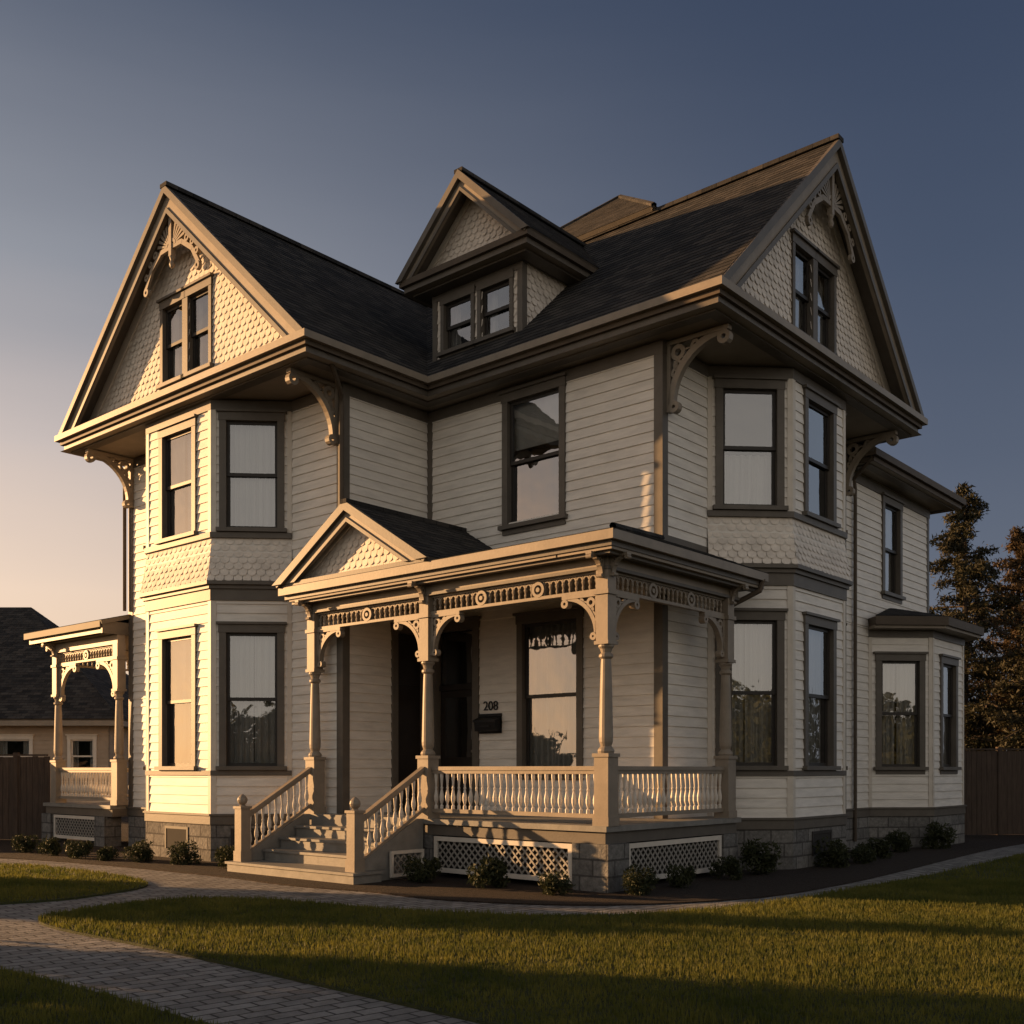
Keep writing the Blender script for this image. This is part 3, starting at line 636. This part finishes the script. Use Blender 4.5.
mats=dict(wall='wall',shingle='shingle',backing='wall',trim='trim',trim2='trim2',cream='cream',sash='sash',glass='glass',curtain='curtain',interior='dark',gutter='gut',soffit='soffit',roof='roof',roof_edge='trim',foundation='stone',porch_floor='floor',front_door='door',post='trim2',baluster='cream',lattice='lat',downspout='gut',steps='floor',fret='trim2')
names=dict(wall='clapboard_walls',shingle='fishscale_shingles',backing='gable_backing',trim='trim_boards',trim2='tan_mouldings',cream='cream_trim',sash='window_sashes',glass='window_glass',curtain='curtains',interior='dark_interior',gutter='gutters_and_cornice',soffit='soffits',roof='shingle_roof',roof_edge='roof_deck',foundation='stone_foundation',porch_floor='porch_floor',front_door='front_door',post='porch_posts_and_rails',baluster='balusters',lattice='lattice_screen',downspout='downspouts',steps='porch_steps',fret='fretwork_brackets')
for k,mb in P.items(): mb.obj(names[k],M[mats[k]],root)
cu=bpy.data.curves.new('house_number','FONT');cu.body='208';cu.size=.24;cu.extrude=.008;cu.align_x='CENTER'
t=bpy.data.objects.new('house_number',cu);COL.objects.link(t);t.parent=root;t.location=(-3.62,-.035,2.78);t.rotation_euler=(rad(90),0,0);cu.materials.append(M['metal'])
mb=MB()
fx=Fr((-3.88,-.03),(-3.88,-1));fpoly(mb,fx,[(0,2.40),(.15,2.40),(.17,2.58),(0,2.66)],-.50,0)
extr(mb,[(-3.90,-.02,2.675),(-3.90,-.215,2.595),(-3.90,-.215,2.56),(-3.90,-.19,2.56),(-3.90,-.19,2.585),(-3.90,-.02,2.66)],(.54,0,0))
box(mb,-3.75,-3.51,-.205,-.195,2.47,2.50);box(mb,-3.9,-3.36,-.03,-.022,2.36,2.72)
mb.obj('mailbox',M['metal'],None,mw=HM)

# ------------------------------------------------------------------ ground
def sheet(name,pts,z,mat):
    mb=MB();mb.add([(x,y,z) for x,y in pts],[tuple(range(len(pts)))]);return mb.obj(name,mat)
sheet('ground',[(-400,-400),(400,-400),(400,500),(-400,500)],-.02,M['soil'])
def smooth(pts,n=6):
    out=[]
    for i in range(len(pts)-1):
        p0=pts[max(i-1,0)];p1=pts[i];p2=pts[i+1];p3=pts[min(i+2,len(pts)-1)]
        for k in range(n):
            t=k/n
            out.append(tuple(.5*((2*p1[j])+(-p0[j]+p2[j])*t+(2*p0[j]-5*p1[j]+4*p2[j]-p3[j])*t*t+(-p0[j]+3*p1[j]-3*p2[j]+p3[j])*t**3) for j in (0,1)))
    out.append(pts[-1]);return out
sheet('garden_path',[(-26,0),(22,0),(22,34),(-26,34)],.0,M['paver'])
near=smooth([(3.9,1.0),(1.8,5.2),(-.21,7.1),(-1.7,8.5),(-3.45,10.1),(-4.95,11.4),(-5.35,12.2),(-4.92,13.3),(-4.1,13.9),(-2.71,13.5),(-1.34,12.75),(-.14,12.35),(1.02,12.27),(2.25,12.7),(3.77,13.87),(5.89,16.1),(8.0,18.5),(10.2,21.2),(14.3,25.8),(17,29)])
LN=near+[(40,29),(40,1)]
left=smooth([(-26,19.6),(-14,19.3),(-9.07,18.8),(-7.58,18.0),(-6.1,16.7),(-5.35,15.6),(-5.5,14.5),(-6.4,13.4),(-10,12.2),(-26,11.5)])
bl=smooth([(-26,9.9),(-8,9.9),(-5.6,9.6),(-4.31,8.93),(-3.1,7.98),(-2.12,7.1),(0,5.2),(2.2,1.0)])+[(-26,1)]
bed=smooth([(-26,21.2),(-14,21.2),(-10.1,20.5),(-7.3,18.9),(-5.2,17.3),(-4.36,16.6),(-3.2,15.5),(-1.89,14.66),(-.8,13.75),(1.1,13.26),(3.14,13.98),(4.8,15.6),(6.47,17.7),(8.5,20.4),(10.6,23.1),(13.5,26.3),(16,29)])+[(16,40),(-26,40)]
for nm,pl in (('lawn',LN),('lawn',left),('lawn',bl)):
    mb=MB();extr(mb,[(x,y,-.01) for x,y in pl],(0,0,.035));mb.obj(nm,M['soil'])
mb=MB();extr(mb,[(x,y,-.01) for x,y in bed],(0,0,.03));mb.obj('mulch_bed',M['mulch'])
rng=np.random.default_rng(3)
def inpoly(x,y,pl):
    ins=np.zeros(len(x),bool);n=len(pl);j=n-1
    for i in range(n):
        xi,yi=pl[i];xj,yj=pl[j]
        if yi!=yj:
            c=((yi>y)!=(yj>y))&(x<(xj-xi)*(y-yi)/(yj-yi)+xi);ins^=c
        j=i
    return ins
allx=[];ally=[]
for pl,(xa,xb,ya,yb),n in ((LN,(-6,15,4.5,16),500000),(LN,(3,26,15,28),150000),(left,(-14,-5,12,20),90000),(bl,(-7,2,5,10.2),110000)):
    x=rng.uniform(xa,xb,n);y=rng.uniform(ya,yb,n);k=inpoly(x,y,pl)&(np.abs(x)<.62*y+1.2);allx.append(x[k]);ally.append(y[k])
x=np.concatenate(allx);y=np.concatenate(ally);n=len(x)
pat=.5+.5*np.sin(x*1.7+np.sin(y*2.3)*1.3)*np.sin(y*1.9+np.sin(x*1.1))
pat2=.5+.5*np.sin(x*9+np.sin(y*7)*2)*np.sin(y*11+np.sin(x*6)*2)
h=rng.uniform(.022,.066,n)*(.65+.35*pat+.45*pat2);a=rng.uniform(0,2*np.pi,n);w=rng.uniform(.003,.006,n)*(.7+y/14);l=rng.uniform(0,.03,n);la=rng.uniform(0,2*np.pi,n)
v=np.zeros((n,3,3));z0=.022
v[:,0]=np.stack([x-np.cos(a)*w,y-np.sin(a)*w,np.full(n,z0)],1);v[:,1]=np.stack([x+np.cos(a)*w,y+np.sin(a)*w,np.full(n,z0)],1)
v[:,2]=np.stack([x+np.cos(la)*l,y+np.sin(la)*l,z0+h],1)
def trimesh(name,v,mat,parent=None):
    n=len(v);me=bpy.data.meshes.new(name);me.vertices.add(n*3);me.vertices.foreach_set('co',v.reshape(-1).astype(np.float32))
    me.loops.add(n*3);me.loops.foreach_set('vertex_index',np.arange(n*3,dtype=np.int32));me.polygons.add(n)
    me.polygons.foreach_set('loop_start',np.arange(0,n*3,3,dtype=np.int32));me.update(calc_edges=True);me.materials.append(mat)
    ob=bpy.data.objects.new(name,me);COL.objects.link(ob);ob.parent=parent;return ob
trimesh('grass',v,M['grass'])
# ------------------------------------------------------------------ plants
def leaves(c,size,rng,asp=.5):
    n=len(c);d=rng.normal(size=(n,3));d/=np.linalg.norm(d,axis=1)[:,None];e=rng.normal(size=(n,3));e-=d*(e*d).sum(1)[:,None];e/=np.linalg.norm(e,axis=1)[:,None]
    s=size*rng.uniform(.6,1.3,n)[:,None]
    return np.stack([c-e*s*asp*.5,c+e*s*asp*.5,c+d*s],1)
def conifer(name,h,r,seed,loc,mat,nb=150):
    g=np.random.default_rng(seed);e=bpy.data.objects.new(name,None);COL.objects.link(e);e.location=loc
    mb=MB();lathe(mb,0,0,[(h*.016,0),(h*.013,h*.1),(h*.009,h*.5),(.02,h)],8);C=[]
    for k in range(nb):
        t=(k+g.uniform(0,1))/nb;z=h*(.06+.93*t);L=r*((1-t)**.62)*g.uniform(.45,1.15)+.12;az=g.uniform(0,6.28)
        dr=g.uniform(-.3,.15);dx,dy=math.cos(az),math.sin(az)
        tube(mb,[(0,0,z),(dx*L*.5,dy*L*.5,z+L*.05),(dx*L,dy*L,z+dr*L)],.02+.012*L,4)
        m=int(85*L/r*1.4)+16
        s=g.uniform(.1,1,m)**.8;wd=.3*L*(1-s*.6)
        px=dx*L*s-dy*g.normal(0,1,m)*wd*.5;py=dy*L*s+dx*g.normal(0,1,m)*wd*.5;pz=z+.05*L*np.sin(s*3)+dr*L*s*s-np.abs(g.normal(0,.16,m))*L*.4
        cc=np.stack([px,py,pz],1);C.append(np.repeat(cc,4,0)+g.normal(0,.08,(m*4,3)))
    C=np.concatenate(C);mb.obj('trunk_and_limbs',M['bark'],e)
    trimesh('needles',leaves(C,.16,g,.4),mat,e);return e
conifer('pine_tree',12.6,3.1,1,(17.3,40.5,0),M['needle']);conifer('pine_tree',11.4,3.2,2,(20.3,42.5,0),M['autumn']);conifer('pine_tree',9.4,3.2,5,(15.9,46,0),M['autumn'],120)
conifer('pine_tree',8.2,3.0,6,(19.0,37.5,0),M['needle'],120);conifer('pine_tree',12,3.5,9,(24,41,0),M['needle'])
def shrubmesh(seed):
    g=np.random.default_rng(seed);C=[]
    for k in range(11):
        c=np.array([g.uniform(-.22,.22),g.uniform(-.22,.22),g.uniform(.10,.36)]);m=150
        d=g.normal(size=(m,3));d/=np.linalg.norm(d,axis=1)[:,None];C.append(c+d*g.uniform(.3,1,(m,1))**.5*g.uniform(.09,.18))
    return leaves(np.concatenate(C),.065,g,.5)
sm=[shrubmesh(20+i) for i in range(4)];shared=[]
pos=[(-1.3,15.95,.9),(-.33,15.1,.95),(.62,14.3,.8),(1.75,14.35,.8),(2.45,15.2,.65),(3.3,16.3,.8),(4.0,17.0,1.05),(5.6,18.4,1.0),(6.3,19.2,.8),(6.9,20.2,1.0),(7.9,21.7,.9),(9.1,22.7,1.0),
     (-8.2,20.2,.8),(-7.55,19.8,.75),(-6.8,19.35,.85),(-5.85,18.9,.85),(-4.95,18.3,.8),(-9.1,20.9,.8),(-9.9,21.6,.85)]
for i,(sx,sy,sc) in enumerate(pos):
    if i<4: ob=trimesh('shrub',sm[i],M['shrub']);shared.append(ob.data)
    else: ob=bpy.data.objects.new('shrub',shared[i%4]);COL.objects.link(ob)
    ob.location=(sx,sy,0.0);ob.scale=(sc,sc,sc*R.uniform(.85,1.2));ob.rotation_euler=(0,0,R.uniform(0,6))
def unseen_shade_hedge(name,x,y0,y1,h,seed):  # out-of-frame hedge, added only to throw shadow bands across the lawn
    g=np.random.default_rng(seed);n=int((y1-y0)*h*900);e=bpy.data.objects.new(name,None);COL.objects.link(e)
    yy=g.uniform(y0,y1,n);top=h*(.84+.14*np.sin(yy*2.1+seed)+.1*np.sin(yy*5.3));zz=top*g.uniform(0,1,n)**.8;xx=x+g.normal(0,.38,n)
    trimesh('leaves',leaves(np.stack([xx,yy,zz],1),.16,g,.7),M['shrub'],e)
    mb=MB()
    for k in range(int((y1-y0)/.7)): lathe(mb,x,y0+.35+k*.7,[(.05,0),(.035,h*.6),(.01,h*.9)],6)
    mb.obj('stems',M['bark'],e)
unseen_shade_hedge('unseen_shade_hedge',-11.6,4.0,12.35,3.3,3);unseen_shade_hedge('unseen_shade_hedge',-14.5,14.95,18.3,3.4,4)
g=np.random.default_rng(8);C=[]
for k in range(90):
    t=k/90;ang=rad(150+t*250);rr=g.uniform(48,60);cx,cy=rr*math.cos(ang),rr*math.sin(ang)
    if cx<-20 and cy>-12: continue
    hh=g.uniform(5,9);m=1800;d=g.normal(size=(m,3));d/=np.linalg.norm(d,axis=1)[:,None]
    C.append(np.array([cx,cy,hh*.5])+d*g.uniform(.5,1,(m,1))*np.array([3.6,3.6,hh*.5]))
trimesh('distant_trees',leaves(np.concatenate(C),.55,g,.8),M['shrub'])
def fence(name,p0,p1,h):
    fr=Fr(p0,p1);mb=MB();u=0
    while u<fr.L:
        w=.14+R.uniform(-.004,.004);wbox(mb,fr,u,u+w-.008,R.uniform(0,.006),.025,.03,h+R.uniform(-.015,.015));u+=w
    wbox(mb,fr,0,fr.L,-.05,-.002,.35,.45);wbox(mb,fr,0,fr.L,-.05,-.002,h-.35,h-.25);wbox(mb,fr,0,fr.L,-.03,.06,h+.02,h+.06)
    u=0
    while u<fr.L: wbox(mb,fr,u,u+.11,-.08,.05,0,h+.1);u+=2.4
    mb.obj(name,M['fence'])
fence('wooden_fence',(-24,25.2),(-11.2,25.6),2.02);fence('wooden_fence',(10.2,27.2),(28,29.5),2.2)
# ------------------------------------------------------------------ neighbour
e=bpy.data.objects.new('neighbor_house',None);COL.objects.link(e);e.location=(-22,40,0)
save=P;P={k:MB() for k in ['wall','roof','roof_edge','trim','sash','glass','curtain','interior','gutter']}
X0,X1,Y0,Y1=-9,6.8,0,10
f=Fr((X0,Y0),(X1,Y0));o=[window(f,8.35,1.5,3.0,1.5,'side'),window(f,12.2,1.5,3.0,1.5,'side'),window(f,14.8,1.5,3.0,1.1,'side')];siding(f,0,f.L,.3,3.4,o)
for a,b_ in (((X1,Y0),(X1,Y1)),((X1,Y1),(X0,Y1)),((X0,Y1),(X0,Y0))): f=Fr(a,b_);siding(f,0,f.L,.3,3.4)
EN=[(X0-.6,Y0-.6),(X1+.6,Y0-.6),(X1+.6,Y1+.6),(X0-.6,Y1+.6)]
band(P['gutter'],EN,0,3.35,3.6,-.3,True);box(P['trim'],X0-.5,X1+.5,Y0-.5,Y1+.5,3.36,3.42)
rz=8.6;a1=(X0+4,5,rz);a2=(X1-5.2,5,rz);E_=[(p[0]+(.05 if p[0]>0 else -.05),p[1]+(.05 if p[1]>1 else -.05),3.6) for p in EN]
roof_slope(E_[0],E_[1],a2,a1);roof_slope(E_[1],E_[2],a2,a2);roof_slope(E_[2],E_[3],a1,a2);roof_slope(E_[3],E_[0],a1,a1)
lathe(P['gutter'],3.9,2.4,[(.1,5.0),(.1,6.9),(.16,6.9),(.16,7.1),(.02,7.15)],8)
for k,nm,mt in (('wall','siding','nwall'),('roof','roof','roof'),('roof_edge','roof_deck','trim'),('trim','trim','cream'),('sash','sashes','cream'),('glass','glass','glass'),('curtain','curtains','curtain'),('interior','interior','dark'),('gutter','gutters','trim2')):
    P[k].obj(nm,M[mt],e)
P=save
# ------------------------------------------------------------------ light
s=Vector((-.955,.30,0)).normalized();EL=rad(9.5);sd=Vector((s.x*math.cos(EL),s.y*math.cos(EL),math.sin(EL)))
L=bpy.data.lights.new('sun','SUN');L.energy=10.5;L.color=(1,.56,.24);L.angle=rad(.6);lo=bpy.data.objects.new('sun',L);COL.objects.link(lo)
lo.rotation_euler=(-sd).to_track_quat('-Z','Y').to_euler()
W=bpy.data.worlds.new('World');scene.world=W;W.use_nodes=True;nt=W.node_tree;bg=nt.nodes['Background']
sk=N(nt,'ShaderNodeTexSky',sky_type='NISHITA');sk.sun_disc=False;sk.sun_elevation=EL;sk.sun_rotation=math.atan2(s.x,s.y);sk.air_density=1;sk.dust_density=1.5;sk.ozone_density=1.5
tc=N(nt,'ShaderNodeTexCoord');sx=N(nt,'ShaderNodeSeparateXYZ');nt.links.new(tc.outputs['Generated'],sx.inputs[0])
# faint high haze streaks, driven by direction on the sky dome
mp=N(nt,'ShaderNodeMapping');mp.inputs['Scale'].default_value=(1.2,1.2,9);nt.links.new(tc.outputs['Generated'],mp.inputs[0])
hz=N(nt,'ShaderNodeTexNoise');hz.inputs['Scale'].default_value=1.6;hz.inputs['Detail'].default_value=5;nt.links.new(mp.outputs[0],hz.inputs['Vector'])
zz=N(nt,'ShaderNodeMath',operation='MULTIPLY_ADD');nt.links.new(hz.outputs[0],zz.inputs[0]);zz.inputs[1].default_value=.05
zs=N(nt,'ShaderNodeMath',operation='SUBTRACT');nt.links.new(sx.outputs['Z'],zs.inputs[0]);zs.inputs[1].default_value=.025;nt.links.new(zs.outputs[0],zz.inputs[2])
def ramp(els):
    cr=N(nt,'ShaderNodeValToRGB');E=cr.color_ramp.elements
    while len(E)<len(els): E.new(.5)
    for k,(p,c) in enumerate(els): E[k].position=p;E[k].color=(*c,1)
    nt.links.new(zz.outputs[0],cr.inputs[0]);return cr
A=ramp([(0,(1.0,.68,.43)),(.15,(.98,.73,.55)),(.28,(.68,.57,.52)),(.4,(.33,.335,.37)),(.6,(.082,.100,.148)),(1,(.04,.06,.1))])
B=ramp([(0,(.16,.16,.19)),(.2,(.105,.12,.17)),(.4,(.062,.080,.130)),(.6,(.034,.049,.094)),(1,(.03,.045,.09))])
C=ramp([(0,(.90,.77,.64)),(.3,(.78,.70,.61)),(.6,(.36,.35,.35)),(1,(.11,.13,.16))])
D_=ramp([(0,(.40,.42,.48)),(.3,(.38,.44,.54)),(.6,(.16,.21,.29)),(1,(.05,.07,.11))])
GL=ramp([(0,(3.0,1.6,.7)),(.15,(2.4,1.35,.7)),(.4,(.7,.55,.45)),(.7,(.1,.12,.16)),(1,(.04,.06,.1))])
dt=N(nt,'ShaderNodeVectorMath',operation='DOT_PRODUCT');nt.links.new(tc.outputs['Generated'],dt.inputs[0]);dt.inputs[1].default_value=tuple(s)
def mr_(src,a,b_):
    m=N(nt,'ShaderNodeMapRange');m.interpolation_type='SMOOTHSTEP';m.inputs[1].default_value=a;m.inputs[2].default_value=b_;nt.links.new(src,m.inputs[0]);return m
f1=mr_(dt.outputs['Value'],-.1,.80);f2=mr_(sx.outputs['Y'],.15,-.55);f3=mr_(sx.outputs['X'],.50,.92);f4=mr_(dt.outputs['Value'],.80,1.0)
def mix(f,a,b_):
    m=N(nt,'ShaderNodeMix',data_type='RGBA');nt.links.new(a,m.inputs[6]);nt.links.new(b_,m.inputs[7])
    if isinstance(f,float): m.inputs[0].default_value=f
    else: nt.links.new(f,m.inputs[0])
    return m.outputs[2]
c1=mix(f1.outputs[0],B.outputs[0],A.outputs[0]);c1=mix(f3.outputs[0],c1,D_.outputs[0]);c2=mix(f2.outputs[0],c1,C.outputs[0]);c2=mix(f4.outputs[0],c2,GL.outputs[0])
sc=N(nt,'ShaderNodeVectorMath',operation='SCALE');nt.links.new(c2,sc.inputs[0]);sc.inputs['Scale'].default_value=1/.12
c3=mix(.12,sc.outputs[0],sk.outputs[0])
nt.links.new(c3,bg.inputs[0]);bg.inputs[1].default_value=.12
c=bpy.data.cameras.new('camera');co=bpy.data.objects.new('camera',c);COL.objects.link(co);co.location=(0,0,1.7);co.rotation_euler=(rad(90),0,0)
c.lens=37.3;c.sensor_width=36;c.shift_y=.252;c.clip_end=2000;scene.camera=co
scene.view_settings.view_transform='Standard';scene.view_settings.look='None';scene.view_settings.exposure=0
